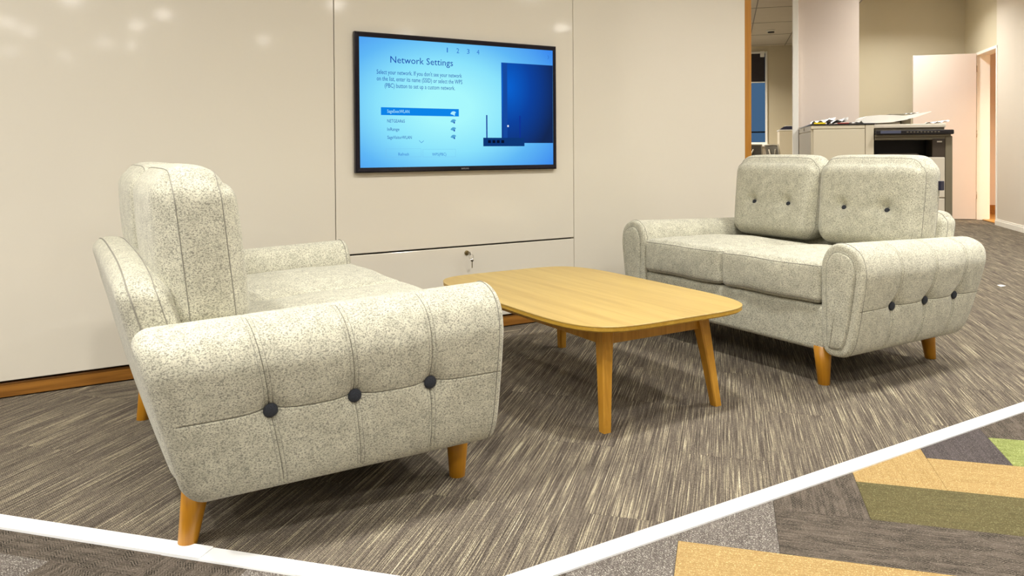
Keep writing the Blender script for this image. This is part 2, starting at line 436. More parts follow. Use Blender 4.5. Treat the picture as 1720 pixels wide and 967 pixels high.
# keys: one in the lock, one dangling from the ring
ky = empty('key_ring', (1.952, 3.731, .446))
tag(ky, 'small metal keys hanging in the lock of the low wall panel', 'keys')
box('key', -.0015, .0015, -.030, 0.0, -.002, .003, M['steel'], ky, .0004)
lathe('key_head', [(.010, -.001), (.010, .001)], M['steel'], ky, 16, (0, -.034, 0), Matrix.Rotation(PI / 2, 3, 'Y'))
tube('ring', [(.004 + .013 * math.sin(a), -.038, -.016 + .013 * math.cos(a)) for a in [i * 2 * PI / 20 for i in range(20)]], .0011, M['steel'], ky)
lathe('key_head', [(.009, -.001), (.009, .001)], M['steel'], ky, 16, (.010, -.037, -.036), RY)
box('key', .0075, .0125, -.038, -.036, -.078, -.042, M['brass'], ky, .0004)

# ------------------------------------------------------------------ television
TY = 3.715
tv = empty('television', (1.927, 3.738, 1.251))
tag(tv, 'black wall-mounted flat screen showing a blue network settings page', 'television')
def TX(o):
    o.parent = tv; o.matrix_parent_inverse = Matrix.Translation(-tv.location); return o
X0, X1, Z0, Z1 = 1.3175, 2.5355, .8955, 1.6065
sx0, sx1, sz0, sz1 = 1.3405, 2.512, .9215, 1.5810
bm = bmesh.new()   # bezel as a bevelled ring
o4 = [(X0, Z0), (X1, Z0), (X1, Z1), (X0, Z1)]; i4 = [(sx0, sz0), (sx1, sz0), (sx1, sz1), (sx0, sz1)]
m4 = [(a[0] + (b[0] - a[0]) * .25, a[1] + (b[1] - a[1]) * .25) for a, b in zip(o4, i4)]
rings = [[bm.verts.new((x, y, z)) for x, z in q] for q, y in ((o4, 3.738), (o4, 3.717), (m4, 3.711), (i4, 3.7135), (i4, 3.72))]
for a, b in zip(rings[:-1], rings[1:]):
    for i in range(4): bm.faces.new((a[i], a[(i + 1) % 4], b[(i + 1) % 4], b[i]))
TX(bmo('bezel', bm, M['tv_black']))
TX(box('back_shell', X0 + .01, X1 - .01, 3.719, 3.737, Z0 + .01, Z1 - .01, M['tv_black']))
scr = TX(box('screen', sx0, sx1, 3.7165, 3.719, sz0, sz1, M['screen']))
def SP(name, x0, x1, z0, z1, mat, k=1):
    o = box(name, x0, x1, 3.7165 - .0004 * k, 3.7165, z0, z1, M[mat]); o.parent = scr; return TXs(o)
def TXs(o):
    o.parent = scr; return o
scr.matrix_parent_inverse = Matrix.Translation(-tv.location)
SP('picture_cabinet', 2.1665, sx1 - .001, 1.046, 1.4945, 'scr_dark')
SP('picture_cabinet_edge', 2.176, 2.204, 1.060, 1.4935, 'scr_col', 2)
SP('list_highlight', 1.4545, 1.8995, 1.189, 1.229, 'scr_bar')
bmr = bmesh.new()
add_box(bmr, 2.049, 2.315, 3.7152, 3.7165, 1.028, 1.075, .0)
TXs(bmo('picture_router', bmr, M['scr_router']))
for x in (2.0715, 2.286): SP('picture_aerial', x - .0035, x + .0035, 1.075, 1.20, 'scr_ant', 3)
for x in (2.087, 2.1157, 2.1433, 2.172): SP('picture_port', x - .009, x + .009, 1.046, 1.062, 'scr_port', 4)
SP('picture_light_spot', 2.203, 2.212, 1.136, 1.146, 'scr_spot', 4)
def outline_rect(name, x0, x1, z0, z1, mat, w=.0009):
    bm = bmesh.new()
    for b in ((x0, x1, z0, z0 + w), (x0, x1, z1 - w, z1), (x0, x0 + w, z0, z1), (x1 - w, x1, z0, z1)):
        add_box(bm, b[0], b[1], 3.7161, 3.7165, b[2], b[3])
    return TXs(bmo(name, bm, M[mat]))
outline_rect('button_outline', 1.479, 1.6755, .974, 1.0165, 'text_pale')
outline_rect('button_outline', 1.6856, 1.878, .972, 1.0135, 'text_pale')
for z in (1.2074, 1.1648, 1.1222, 1.0815):     # signal fans with a padlock dot
    c = 'scr_white' if z > 1.2 else 'scr_fan'
    V = [(1.868, 3.7160, z - .011)] + [(1.868 + .020 * math.cos(a), 3.7160, z - .011 + .020 * math.sin(a)) for a in [math.radians(d) for d in range(45, 166, 15)]]
    TXs(raw('signal_icon', V, [tuple(range(len(V)))], M[c]))
    SP('padlock_icon', 1.868, 1.875, z - .014, z - .005, 'scr_white' if z > 1.2 else 'text_dark', 3)
def bars(name, pts, w, mat):
    V, F = [], []
    for (xa, za), (xb, zb) in zip(pts[:-1], pts[1:]):
        d = Vector((xb - xa, zb - za)).normalized(); n = Vector((-d.y, d.x)) * w / 2; k = len(V)
        V += [(xa + n.x, 3.716, za + n.y), (xa - n.x, 3.716, za - n.y), (xb - n.x, 3.716, zb - n.y), (xb + n.x, 3.716, zb + n.y)]
        F.append((k, k + 1, k + 2, k + 3))
    return TXs(raw(name, V, F, M[mat]))
bars('down_arrow', [(1.6643, 1.0598), (1.678, 1.0472), (1.692, 1.059)], .002, 'text_mid')
bars('next_arrow', [(2.477, 1.552), (2.486, 1.541), (2.477, 1.530)], .003, 'text_mid')
def text(s, xa, xb, zbase, height, mat, name='text_line', y=3.7158, parent=None):
    cu = bpy.data.curves.new('t', 'FONT'); cu.body = s; cu.size = 1.0; cu.resolution_u = 2
    ob = bpy.data.objects.new('t', cu); COL.objects.link(ob)
    dg = bpy.context.evaluated_depsgraph_get(); dg.update()
    me = bpy.data.meshes.new_from_object(ob.evaluated_get(dg)); bpy.data.objects.remove(ob)
    xsv = [v.co.x for v in me.vertices]; a, b = min(xsv), max(xsv)
    kx = (xb - xa) / (b - a)
    for v in me.vertices:
        v.co = Vector((xa + (v.co.x - a) * kx, y, zbase + v.co.y * height / .69))
    me.materials.clear(); me.materials.append(mat)
    o = bpy.data.objects.new(name, me); COL.objects.link(o); o.parent = parent or scr; return o
text('Network Settings', 1.508, 1.866, 1.4585, .034, M['text_dark'], 'heading_text')
text("Select your network. If you don't see your network", 1.433, 1.919, 1.398, .0225, M['text_dark'])
text('on the list, enter its name (SSID) or select the WPS', 1.433, 1.922, 1.3645, .0225, M['text_dark'])
text('(PBC) button to set up a custom network.', 1.476, 1.877, 1.330, .0225, M['text_dark'])
text('SageExecWLAN', 1.488, 1.611, 1.2015, .0165, M['scr_white'], y=3.7156)
text('NETGEAR65', 1.488, 1.585, 1.1515, .0165, M['text_dark'])
text('InRange', 1.488, 1.554, 1.109, .0165, M['text_dark'])
text('SageVisitorWLAN', 1.488, 1.6225, 1.0675, .0165, M['text_dark'])
text('Refresh', 1.548, 1.606, .9805, .0155, M['text_mid'])
text('WPS(PBC)', 1.739, 1.822, .9785, .0155, M['text_mid'])
for s, x in (('1', 1.8333), ('2', 1.8963), ('3', 1.9592), ('4', 2.0198)):
    w = .003 if s == '1' else .008
    text(s, x - w, x + w, 1.530, .026, M['text_mid'], 'page_number')
lg = text('SAMSUNG', 1.909, 1.955, .9045, .0075, M['tv_logo'], 'logo_print', y=3.7100, parent=tv)
lg.matrix_parent_inverse = Matrix.Translation(-tv.location)

# ------------------------------------------------------------------ SOFA (local: front = +x, front face at x=.47)
FX = .47
def catmull(P, per=24):
    out = []; n = len(P)
    for i in range(n):
        p0, p1, p2, p3 = P[(i - 1) % n], P[i], P[(i + 1) % n], P[(i + 2) % n]
        for k in range(per):
            t = k / per
            out.append(tuple(.5 * ((2 * b) + (-a + c) * t + (2 * a - 5 * b + 4 * c - d) * t * t + (-a + 3 * b - 3 * c + d) * t ** 3) for a, b, c, d in zip(p0, p1, p2, p3)))
    return out
ARM = [(.556, .20), (.554, .33), (.552, .46), (.556, .535), (.588, .592), (.640, .615), (.695, .603), (.735, .570), (.752, .515), (.750, .455),
       (.736, .36), (.716, .25), (.700, .195), (.675, .158), (.630, .146), (.580, .152)]
def arm_outline(step=.011, refine=True):
    D = catmull(ARM, 40); L = [0]
    for a, b in zip(D, D[1:] + D[:1]): L.append(L[-1] + math.dist(a, b))
    tot = L[-1]; D = D + [D[0]]
    def at(s):
        s %= tot
        import bisect
        i = max(0, bisect.bisect_right(L, s) - 1); i = min(i, len(D) - 2)
        k = (s - L[i]) / max(1e-9, L[i + 1] - L[i]); return (D[i][0] + (D[i + 1][0] - D[i][0]) * k, D[i][1] + (D[i + 1][1] - D[i][1]) * k)
    ss = [i * tot / round(tot / step) for i in range(round(tot / step))]
    if refine:   # arc position of outer z=.355
        s0 = min((abs(p[1] - BZ), l) for p, l in zip(D[:-1], L[:-1]) if p[0] > .68)[1]   # BZ
        ss = [s for s in ss if abs(s - s0) > .013] + [s0 + d for d in (-.012, -.010, -.008, -.006, -.0035, -.0018, 0, .0018, .0035, .006, .008, .010, .012)]
        ss.sort()
    pts = [at(s) for s in ss]; nor = []
    for s in ss:
        a, b = at(s - .004), at(s + .004); t = Vector((b[0] - a[0], b[1] - a[1])).normalized(); nor.append((-t.y, t.x))
    # outward check
    cx, cz = .65, .38
    if sum((p[0] - cx) * n[0] + (p[1] - cz) * n[1] for p, n in zip(pts, nor)) < 0: nor = [(-a, -b) for a, b in nor]
    return pts, nor
BS = [.262, .520, .768]
BZ = .355
def dd(s, z): return s * (.835 + .135 * max(0, min(1, (z - .12) / .48)))
def groove(x): return .0038 * math.exp(-(x / .0028) ** 2) + .0011 * math.exp(-((abs(x) - .0082) / .0016) ** 2)
def make_arm(side, root):
    pts, nor = arm_outline(); n = len(pts)
    st = [i / 84 for i in range(3, 80)]
    for b in BS:
        st = [s for s in st if abs(s - b) > .0145] + [b + k for k in (-.0135, -.011, -.009, -.007, -.004, -.002, 0, .002, .004, .007, .009, .011, .0135)]
    st.sort()
    R = []  # (s, inset)
    rf, rb = .020, .055
    for k in range(0, 6):
        a = k / 6 * PI / 2; R.append((rf * (1 - math.sin(a)) / .95, rf * (1 - math.cos(a))) if False else ((rf - rf * math.sin(a)) / .95, rf - rf * math.cos(a)))
    R = [((rf - rf * math.cos(PI / 2 * k / 6)) / .95, rf - rf * math.sin(PI / 2 * k / 6)) for k in range(7)]
    body = [(s, 0.0) for s in st if s > rf / .95 + .004 and s < 1 - rb / .95 - .004]
    Rb = [(1 - (rb - rb * math.sin(PI / 2 * k / 8)) / .95, rb - rb * math.cos(PI / 2 * k / 8)) for k in range(9)]
    ring = R + body + Rb
    V, F = [], []
    def put(s, ins, scale=1.0):
        for (w, z), (nw, nz) in zip(pts, nor):
            taper = 1.0
            zc, wc = .38, .652
            ww = wc + (w - wc) * (1 - ins / .098) * scale; zz = zc + (z - zc) * (1 - ins / .235) * scale
            # crest drops slightly and arm puffs towards the back
            if zz > .45: zz -= .028 * s * (zz - .45) / .16
            disp = 0.0
            if ins < .002 and scale == 1.0:
                if w > .66:
                    disp -= groove((z - BZ) if w > .68 else 9)
                for b in BS:
                    x = (s - b) * .90
                    if z > .165 and (w > .60): disp -= groove(x) * (1 if w > .66 else max(0, (w - .60) / .06))
                    if w > .66:
                        r2 = x * x + (z - BZ) ** 2
                        disp -= .016 * math.exp(-r2 / (.040 ** 2))
                        disp -= .005 * math.exp(-(x / .02) ** 2) * math.exp(-((z - BZ) / .12) ** 2)
                        disp -= .004 * math.exp(-((z - BZ) / .016) ** 2) * math.exp(-(x / .1) ** 2)
                if w > .66: disp += .008 * math.exp(-((z - .47) / .08) ** 2) * math.sin(PI * min(1, max(0, s)))
            ww += nw * disp; zz += nz * disp
            V.append((FX - dd(s, zz), side * ww, zz))
    for s, i in ring: put(s, i)
    nr = len(ring)
    for sc in (.93, .8, .5, .2):   # flat-ish end caps
        put(1.0, rb, sc)
    for sc in (.93, .8, .5, .2):
        put(0.0, rf, sc)
    for j in range(nr - 1 + 4):
        for i in range(n): F.append((j * n + i, j * n + (i + 1) % n, (j + 1) * n + (i + 1) % n, (j + 1) * n + i))
    F.append(tuple(range((nr + 3) * n, (nr + 4) * n)))
    seq = [0] + [nr + 4 + k for k in range(4)]
    for a, b in zip(seq[:-1], seq[1:]):
        for i in range(n): F.append((a * n + i, b * n + i, b * n + (i + 1) % n, a * n + (i + 1) % n))
    F.append(tuple(range(seq[-1] * n, (seq[-1] + 1) * n))[::-1])
    if side > 0: F = [f[::-1] for f in F]
    arm = raw('arm', V, F, M['felt'], root, True)
    # stitched seams lying in the grooves
    def surf(k, i): return V[k * n + i]
    outer = [i for i, p in enumerate(pts) if p[0] > .655 and p[1] > .17]
    for b in BS:
        k = min(range(nr), key=lambda q: abs(ring[q][0] - b))
        for off in (0, ) : tube('stitched_seam', [surf(k + off, i) for i in outer], .0011, M['seam_dark'], arm, False, 5)
        for off in (-5, 5): tube('stitch_row', [surf(k + off, i) for i in outer], .0006, M['seam'], arm, False, 4)
    i0 = min((i for i in range(n) if pts[i][0] > .68), key=lambda i: abs(pts[i][1] - BZ))
    tube('stitched_seam', [surf(k, i0) for k in range(nr) if .01 < ring[k][0] < .97], .0011, M['seam_dark'], arm, False, 5)
    # front panel: raised inset shape with welt
    ip, inn = arm_outline(.014, False)
    def loop(ins, x, w=None): return [(x, side * (p[0] - q[0] * ins), p[1] - q[1] * ins) for p, q in zip(ip, inn)]
    Vp, Fp = [], []; m = len(ip); lay = [(.036, FX - .004), (.036, FX + .003), (.038, FX + .007), (.042, FX + .009)]
    for ins, x in lay: Vp += loop(ins, x)
    c0 = sum(p[1] for p in loop(.04, 0)) / m; c1 = sum(p[2] for p in loop(.04, 0)) / m
    for sc in (.7, .35): Vp += [(FX + .0095, c0 + (p[1] - c0) * sc, c1 + (p[2] - c1) * sc) for p in loop(.042, 0)]
    for j in range(len(lay) + 1):
        for i in range(m): Fp.append((j * m + i, j * m + (i + 1) % m, (j + 1) * m + (i + 1) % m, (j + 1) * m + i))
    Fp.append(tuple(range((len(lay) + 1) * m, (len(lay) + 2) * m)))
    if side < 0: Fp = [f[::-1] for f in Fp]
    raw('front_panel', Vp, Fp, M['felt'], arm, True)
    tube('piping', loop(.034, FX + .001), .0030, M['felt_dark'], arm)
    tube('edge_seam', loop(-.0004, FX - .0215), .0013, M['seam'], arm)
    for b in BS:
        # find outer surface point at z=BZ
        w = min((abs(p[1] - BZ), p[0]) for p in pts if p[0] > .68)[1]
        R = Matrix.Rotation(-side * PI / 2, 3, 'X')
        tilt = Matrix.Rotation(side * -.13, 3, 'X')
        lathe('button', [(.0165, 0), (.0180, .003), (.0180, .006), (.0145, .0095), (.008, .0115), (.002, .012)], M['button'], arm, 22,
              (FX - dd(b, BZ), side * (w - .020), BZ), tilt @ R)
    return arm

def rounded_box(name, hx, hy, hz, r, fn, mat, parent, step=.016):
    def axis(h):
        inn = h - r; k = max(2, round(2 * inn / step)); L = [-inn + 2 * inn * i / k for i in range(k + 1)]
        ed = [h - r + r * math.tan(PI / 4 * i / 5) for i in range(1, 6)]
        return [-e for e in reversed(ed)] + L + ed
    ax = [axis(hx), axis(hy), axis(hz)]; h = (hx, hy, hz)
    def mp(q):
        inner = Vector([max(-(h[i] - r), min(h[i] - r, q[i])) for i in range(3)]); d = Vector(q) - inner
        if d.length > 1e-9: d = d.normalized() * r
        return fn(inner + d, Vector([q[i] / h[i] for i in range(3)]))
    mp.fn = fn; mp.r = r
    idx = {}; V = []; F = []
    def vid(q):
        k = tuple(round(c, 6) for c in q)
        if k not in idx: idx[k] = len(V); V.append(mp(q))
        return idx[k]
    for a in range(3):
        b, c = (a + 1) % 3, (a + 2) % 3
        for sgn in (-1, 1):
            for i in range(len(ax[b]) - 1):
                for j in range(len(ax[c]) - 1):
                    q = []
                    for di, dj in ((0, 0), (1, 0), (1, 1), (0, 1)):
                        p = [0, 0, 0]; p[a] = sgn * h[a]; p[b] = ax[b][i + di]; p[c] = ax[c][j + dj]; q.append(vid(p))
                    F.append(tuple(q) if sgn > 0 else tuple(reversed(q)))
    o = raw(name, V, F, mat, parent, True)
    return o, mp
def edge_loop(mp, h, a, sgn, b, c, step=.02):
    # seam line half way round the rounded edge of face (axis a, sign sgn)
    r = mp.r; P = []; ib, ic = h[b] - r, h[c] - r; K, KA = .90, .436
    def add(cb, cc, db, dc):
        d = [0, 0, 0]; d[a] = sgn * KA; d[b] = db * K; d[c] = dc * K
        p = [0, 0, 0]; p[a] = sgn * (h[a] - r); p[b] = cb; p[c] = cc
        m = max(abs(x) for x in d)
        q = Vector([(p[i] + r * d[i] / m) / h[i] for i in range(3)])
        P.append(mp.fn(Vector(p) + Vector(d) * r, q))
    cs = [(1, 1), (-1, 1), (-1, -1), (1, -1)]
    for k, (sb, sc) in enumerate(cs):
        t0 = PI / 2 * k
        for i in range(7):
            t = t0 + PI / 2 * i / 6; add(sb * ib, sc * ic, math.cos(t), math.sin(t))
        nb, nc = cs[(k + 1) % 4]; L = math.dist((sb * ib, sc * ic), (nb * ib, nc * ic)); n = max(2, int(L / step)); t = t0 + PI / 2
        for i in range(1, n):
            f = i / n; add((sb + (nb - sb) * f) * ib, (sc + (nc - sc) * f) * ic, math.cos(t), math.sin(t))
    return P

def make_sofa(bs, bz):
    global BS, BZ
    BS, BZ = bs, bz
    root = empty('sofa')
    make_arm(-1, root); make_arm(1, root)
    # base / front rail
    def fb(p, q):
        return Vector((p.x + .06, p.y, p.z + .247))
    o, mp = rounded_box('base_rail', .395, .565, .098, .022, fb, M['felt'], root, .04)
    # backrest, leaning back, with puffed top
    def fbk(p, q):
        z = p.z + .435; lean = .145 * (z - .15) / .57
        x = -.316 - lean + p.x
        bulge = .010 * (1 - q.y ** 2) * (1 - q.z ** 2)
        return Vector((x + (bulge if q.x > 0 else -bulge), p.y * (1 - .02 * q.z), z - .030 * abs(q.y) ** 3 * max(0, q.z)))
    o, mp = rounded_box('backrest', .064, .602, .285, .060, fbk, M['felt'], root, .03)
    tube('back_seam', [p for p in edge_loop(mp, (.064, .602, .285), 0, -1, 1, 2)], .0022, M['seam'], o)
    tube('front_seam', [p for p in edge_loop(mp, (.064, .602, .285), 0, 1, 1, 2)], .0016, M['seam'], o)
    # rear panel closing the arms at the back
    # seat cushions
    for s in (-1, 1):
        def fs(p, q, s=s):
            crown = .030 * (1 - q.x ** 2) * (1 - q.y ** 2)
            front = .012 * (1 - q.y ** 2) * (1 - q.z ** 2)
            z = p.z + .432 + (crown if q.z > 0 else -.3 * crown)
            z += .012 * q.x if q.z > 0 else 0
            return Vector((p.x + .128 + front * max(0, q.x) + .004 * math.sin(p.y * 19 + s), p.y + s * .2765, z + .0025 * math.sin(p.x * 23 + s * 2) * math.sin(p.y * 17)))
        o, mp = rounded_box('seat_cushion', .350, .273, .082, .030, fs, M['felt'], root, .022)
        for zs in (-1, 1): tube('cushion_seam', edge_loop(mp, (.350, .273, .082), 2, zs, 0, 1), .0016, M['seam'], o)
        def fc(p, q, s=s):
            z = p.z + .735
            fr_ = .016 * (1 - q.y ** 2) * (1 - q.z ** 2)
            bk_ = .022 * (1 - q.y ** 2) * (1 - q.z ** 2)
            x = p.x + FX - .775 - .11 * (p.z)
            if q.x > .0: x += fr_ * q.x
            else: x += bk_ * q.x
            side_ = .008 * (1 - q.z ** 2) * (1 - q.x ** 2) * q.y
            top = .014 * (1 - q.y ** 4) * max(0, q.z) - max(0, q.z) ** 3 * (.022 * max(0, q.x) ** 2 + .008 * min(0, q.x) ** 2)
            # the top leans in: thinner and rounder at the crown
            if q.z > .5: x -= .0
            if q.x > 0:
                for by in (-.117, .117):
                    r2 = (p.y - by) ** 2 + (z - .715) ** 2
                    x -= .030 * math.exp(-r2 / .030 ** 2) + .010 * math.exp(-r2 / .075 ** 2)
                x -= .004 * math.exp(-((z - .715) / .02) ** 2) * math.exp(-(p.y / .16) ** 4)
            return Vector((x, p.y * (1 + .014 * q.z) + side_ + s * .2885, z + top))
        o, mp = rounded_box('back_cushion', .102, .286, .222, .082, fc, M['felt'], root, .012)
        H = (.102, .286, .222)
        tube('cushion_seam', edge_loop(mp, H, 0, 1, 1, 2), .0014, M['seam'], o)
        tube('cushion_seam', edge_loop(mp, H, 0, -1, 1, 2), .0014, M['seam'], o)
        for by in (-.117, .117):
            p = mp((.102, by, -.033))
            lathe('button', [(.0130, 0), (.0145, .003), (.0135, .006), (.009, .0085), (.002, .0095)], M['button'], o, 20, (p.x - .001, p.y, p.z), Matrix.Rotation(PI / 2, 3, 'Y') @ Matrix.Rotation(0, 3, 'X'))
        if s > 0:
            p = mp((-.045, .286, .09))
            t = box('label_tab', p.x - .014, p.x + .014, p.y - .004, p.y + .016, p.z - .022, p.z + .022, M['navy'], o, .002); t['label'] = 'small dark blue fabric tab in the side seam'
    # four tapered legs; rear ones rake backwards
    for s in (-1, 1):
        a = lathe('leg', [(.022, 0), (.024, .004), (.030, .08), (.0375, .17)], M['sofa_leg'], root, 28, (FX - .050, s * .535, 0), None, True, (.004, -s * .004))
        a = lathe('leg', [(.022, 0), (.024, .004), (.030, .08), (.0375, .17)], M['sofa_leg'], root, 28, (FX - .824, s * .540, 0), None, True, (.028, -s * .006))
    return root
sofa = make_sofa([.248, .486, .724], .368)
sofa.location = (.643, 2.645, 0)
tag(sofa, 'grey felt two-seat sofa at left, turned side-on with its back to the left', 'sofa', 'pair of matching sofas')
sofa2 = make_sofa([.270, .532, .782], .346); sofa2.location = (3.223, 2.645, 0); sofa2.rotation_euler = (0, 0, PI)
tag(sofa2, 'grey felt two-seat sofa at right, facing the coffee table, copier behind', 'sofa', 'pair of matching sofas')

# ------------------------------------------------------------------ COFFEE TABLE
tb = empty('coffee_table', (1.945, 2.685, 0))
tag(tb, 'low oak coffee table with rounded corners and splayed legs between the sofas', 'table')
def top_outline(hx, hy, n=160):
    # sides bow outwards, corners are round: superellipse
    P = []
    for i in range(n):
        a = 2 * PI * i / n; c, s = math.cos(a), math.sin(a); e = 2 / 5.2
        P.append((hx * math.copysign(abs(c) ** e, c), hy * math.copysign(abs(s) ** e, s)))
    return P
def slab(name, layers, mat, parent):
    V, F = [], []; n = 160
    for hx, hy, z in layers: V += [(x, y, z) for x, y in top_outline(hx, hy, n)]
    for j in range(len(layers) - 1):
        for i in range(n): F.append((j * n + i, j * n + (i + 1) % n, (j + 1) * n + (i + 1) % n, (j + 1) * n + i))
    F.append(tuple(range(n))[::-1]); F.append(tuple(range((len(layers) - 1) * n, len(layers) * n)))
    return raw(name, V, F, mat, parent)
TW, TL = .425, .645
slab('table_top', [(TW - .0015, TL - .0015, .3955), (TW, TL, .397), (TW, TL, .3995), (TW - .001, TL - .001, .4005)], M['table_top'], tb)
slab('table_edge', [(TW - .022, TL - .022, .374), (TW - .006, TL - .006, .379), (TW - .001, TL - .001, .384), (TW - .001, TL - .001, .3955)], M['table_edge'], tb)
def leg(sx, sy):
    bm = bmesh.new(); R = []
    for z, h, x, y in ((0, .0145, .272, .527), (.004, .0165, .272, .527), (.2, .021, .252, .500), (.378, .0270, .232, .474)):
        ring = []
        for cx, cy in ((-1, -1), (1, -1), (1, 1), (-1, 1)):
            for (ox, oy) in (((.78, 1), (1, .78)) if cx * cy > 0 else ((1, .78), (.78, 1))):
                ring.append(bm.verts.new((sx * x + cx * h * ox, sy * y + cy * h * oy, z)))
        R.append(ring)
    # order ring verts by angle
    for r in R:
        c = sum((v.co for v in r), Vector()) / 8; r.sort(key=lambda v: math.atan2(v.co.y - c.y, v.co.x - c.x))
    for a, b in zip(R[:-1], R[1:]):
        for i in range(8): bm.faces.new((a[i], a[(i + 1) % 8], b[(i + 1) % 8], b[i]))
    bm.faces.new(R[0][::-1]); bm.faces.new(R[-1])
    return bmo('leg', bm, M['table_leg'], tb)
for sx in (-1, 1):
    for sy in (-1, 1):
        l = leg(sx, sy)
        box('felt_pad', sx * .272 - .012, sx * .272 + .012, sy * .527 - .012, sy * .527 + .012, 0, .0035, M['gap'], l)
for sx in (-1, 1): box('apron', sx * .238 - .011, sx * .238 + .011, -.465, .465, .302, .378, M['table_leg'], tb, .002)
for sy in (-1, 1): box('apron', -.232, .232, sy * .478 - .011, sy * .478 + .011, .302, .378, M['table_leg'], tb, .002)

# ------------------------------------------------------------------ CARPETS
def clip(P, n, d):          # keep points with n.p <= d
    out = []
    for a, b in zip(P, P[1:] + P[:1]):
        da, db = n[0] * a[0] + n[1] * a[1] - d, n[0] * b[0] + n[1] * b[1] - d
        if da <= 0: out.append(a)
        if da * db < 0:
            t = da / (da - db); out.append((a[0] + (b[0] - a[0]) * t, a[1] + (b[1] - a[1]) * t))
    return out
def area(P): return abs(sum(a[0] * b[1] - b[0] * a[1] for a, b in zip(P, P[1:] + P[:1]))) / 2
def proj(x, y):
    p = Vector((x, y, -1.0)); z = p.dot(fw)
    if z < .2: return None
    return (860 + FPX * p.dot(rt) / z, CY - FPX * p.dot(up) / z)
def inframe(P):
    q = [proj(*p) for p in P]
    if any(a is None for a in q): return False
    return max(a[0] for a in q) > 0 and min(a[0] for a in q) < 1720 and max(a[1] for a in q) > 0 and min(a[1] for a in q) < 967
SU = 1.650          # left strip: u = SU, right strip: y = SYR (upper edges)
SYR = 1.541; SW = .057
W4 = .2465
def prism(P, cx, cy, ang, h, ins=.0012):
    # polygon -> thin plank, chamfered top, in local coordinates
    c, s = math.cos(-ang), math.sin(-ang)
    L = [((x - cx) * c - (y - cy) * s, (x - cx) * s + (y - cy) * c) for x, y in P]
    if sum(a[0] * b[1] - b[0] * a[1] for a, b in zip(L, L[1:] + L[:1])) < 0: L.reverse()
    mx, my = sum(p[0] for p in L) / len(L), sum(p[1] for p in L) / len(L)
    def inset(k):
        out = []
        for x, y in L:
            d = math.hypot(x - mx, y - my); out.append((x - (x - mx) / d * k, y - (y - my) / d * k))
        return out
    n = len(L); A, B, C = inset(.0004), inset(.0004), inset(.0004 + ins)
    V = [(x, y, .0002) for x, y in A] + [(x, y, h - .001) for x, y in B] + [(x, y, h) for x, y in C]
    F = [tuple(range(2 * n, 3 * n))]
    for j in (0, 1):
        for i in range(n): F.append((j * n + i, j * n + (i + 1) % n, (j + 1) * n + (i + 1) % n, (j + 1) * n + i))
    return V, F
cache = {}
stuff = {}
counts = {}
def plank(P, full, cx, cy, ang, mat, seen, key, name='carpet_plank', h=.005):
    if len(P) < 3 or area(P) < .0008: return
    if seen and counts.get(name, 0) < 296:
        counts[name] = counts.get(name, 0) + 1
        if full and (key, mat) in cache: me = cache[(key, mat)]
        else:
            V, F = prism(P, cx, cy, ang, h); me = bpy.data.meshes.new(name); me.from_pydata(V, [], F); me.update(); me.materials.append(M[mat])
            if full: cache[(key, mat)] = me
        o = bpy.data.objects.new(name, me); COL.objects.link(o); o.parent = floor
        o.location = (cx, cy, 0); o.rotation_euler = (0, 0, ang)
    else:
        V, F = prism(P, 0, 0, 0, h); L = stuff.setdefault(mat, ([], [])); k = len(L[0])
        L[0].extend(V); L[1].extend([tuple(i + k for i in f) for f in F])
# lounge: planks 1 m x .25 m running along u, ends staggered
angU = math.atan2(Uv.y, Uv.x); angV = math.atan2(Vv.y, Vv.x)
def behind_wall(x, y): return y > 3.85 and x / y * 3.75 < 4.15
todo = []
for i in range(-26, 48):
    v0 = -.12 + i * W4
    if v0 > 3.36: continue
    for j in range(0, 14):
        u0 = .6 + j * .986 + (.493 if i % 2 else 0) + ((i * 37) % 5) * .0
        if u0 > 12.6: continue
        R = [(u0, v0), (u0 + .986, v0), (u0 + .986, v0 + W4), (u0, v0 + W4)]
        P = [tuple(UV(a, b).xy) for a, b in R]
        cx, cy = UV(u0 + .493, v0 + W4 / 2).xy
        Q = clip(P, (-Uv.x, -Uv.y), -(SU)); Q = clip(Q, (0, -1), -SYR) if Q else Q
        Q = clip(Q, (Vv.x, Vv.y), 3.365) if Q else Q
        if len(Q) < 3: continue
        if u0 > 9.5 and v0 < .8: todo.append((Q, cx, cy, False, False)); continue
        full = abs(area(Q) - .986 * W4) < 1e-5
        todo.append((Q, cx, cy, full, inframe(Q) and not behind_wall(cx, cy) and u0 < 11))
todo.sort(key=lambda t: math.hypot(t[1], t[2]))
for Q, cx, cy, full, seen in todo: plank(Q, full, cx, cy, angU, 'stripe', seen, 'L')
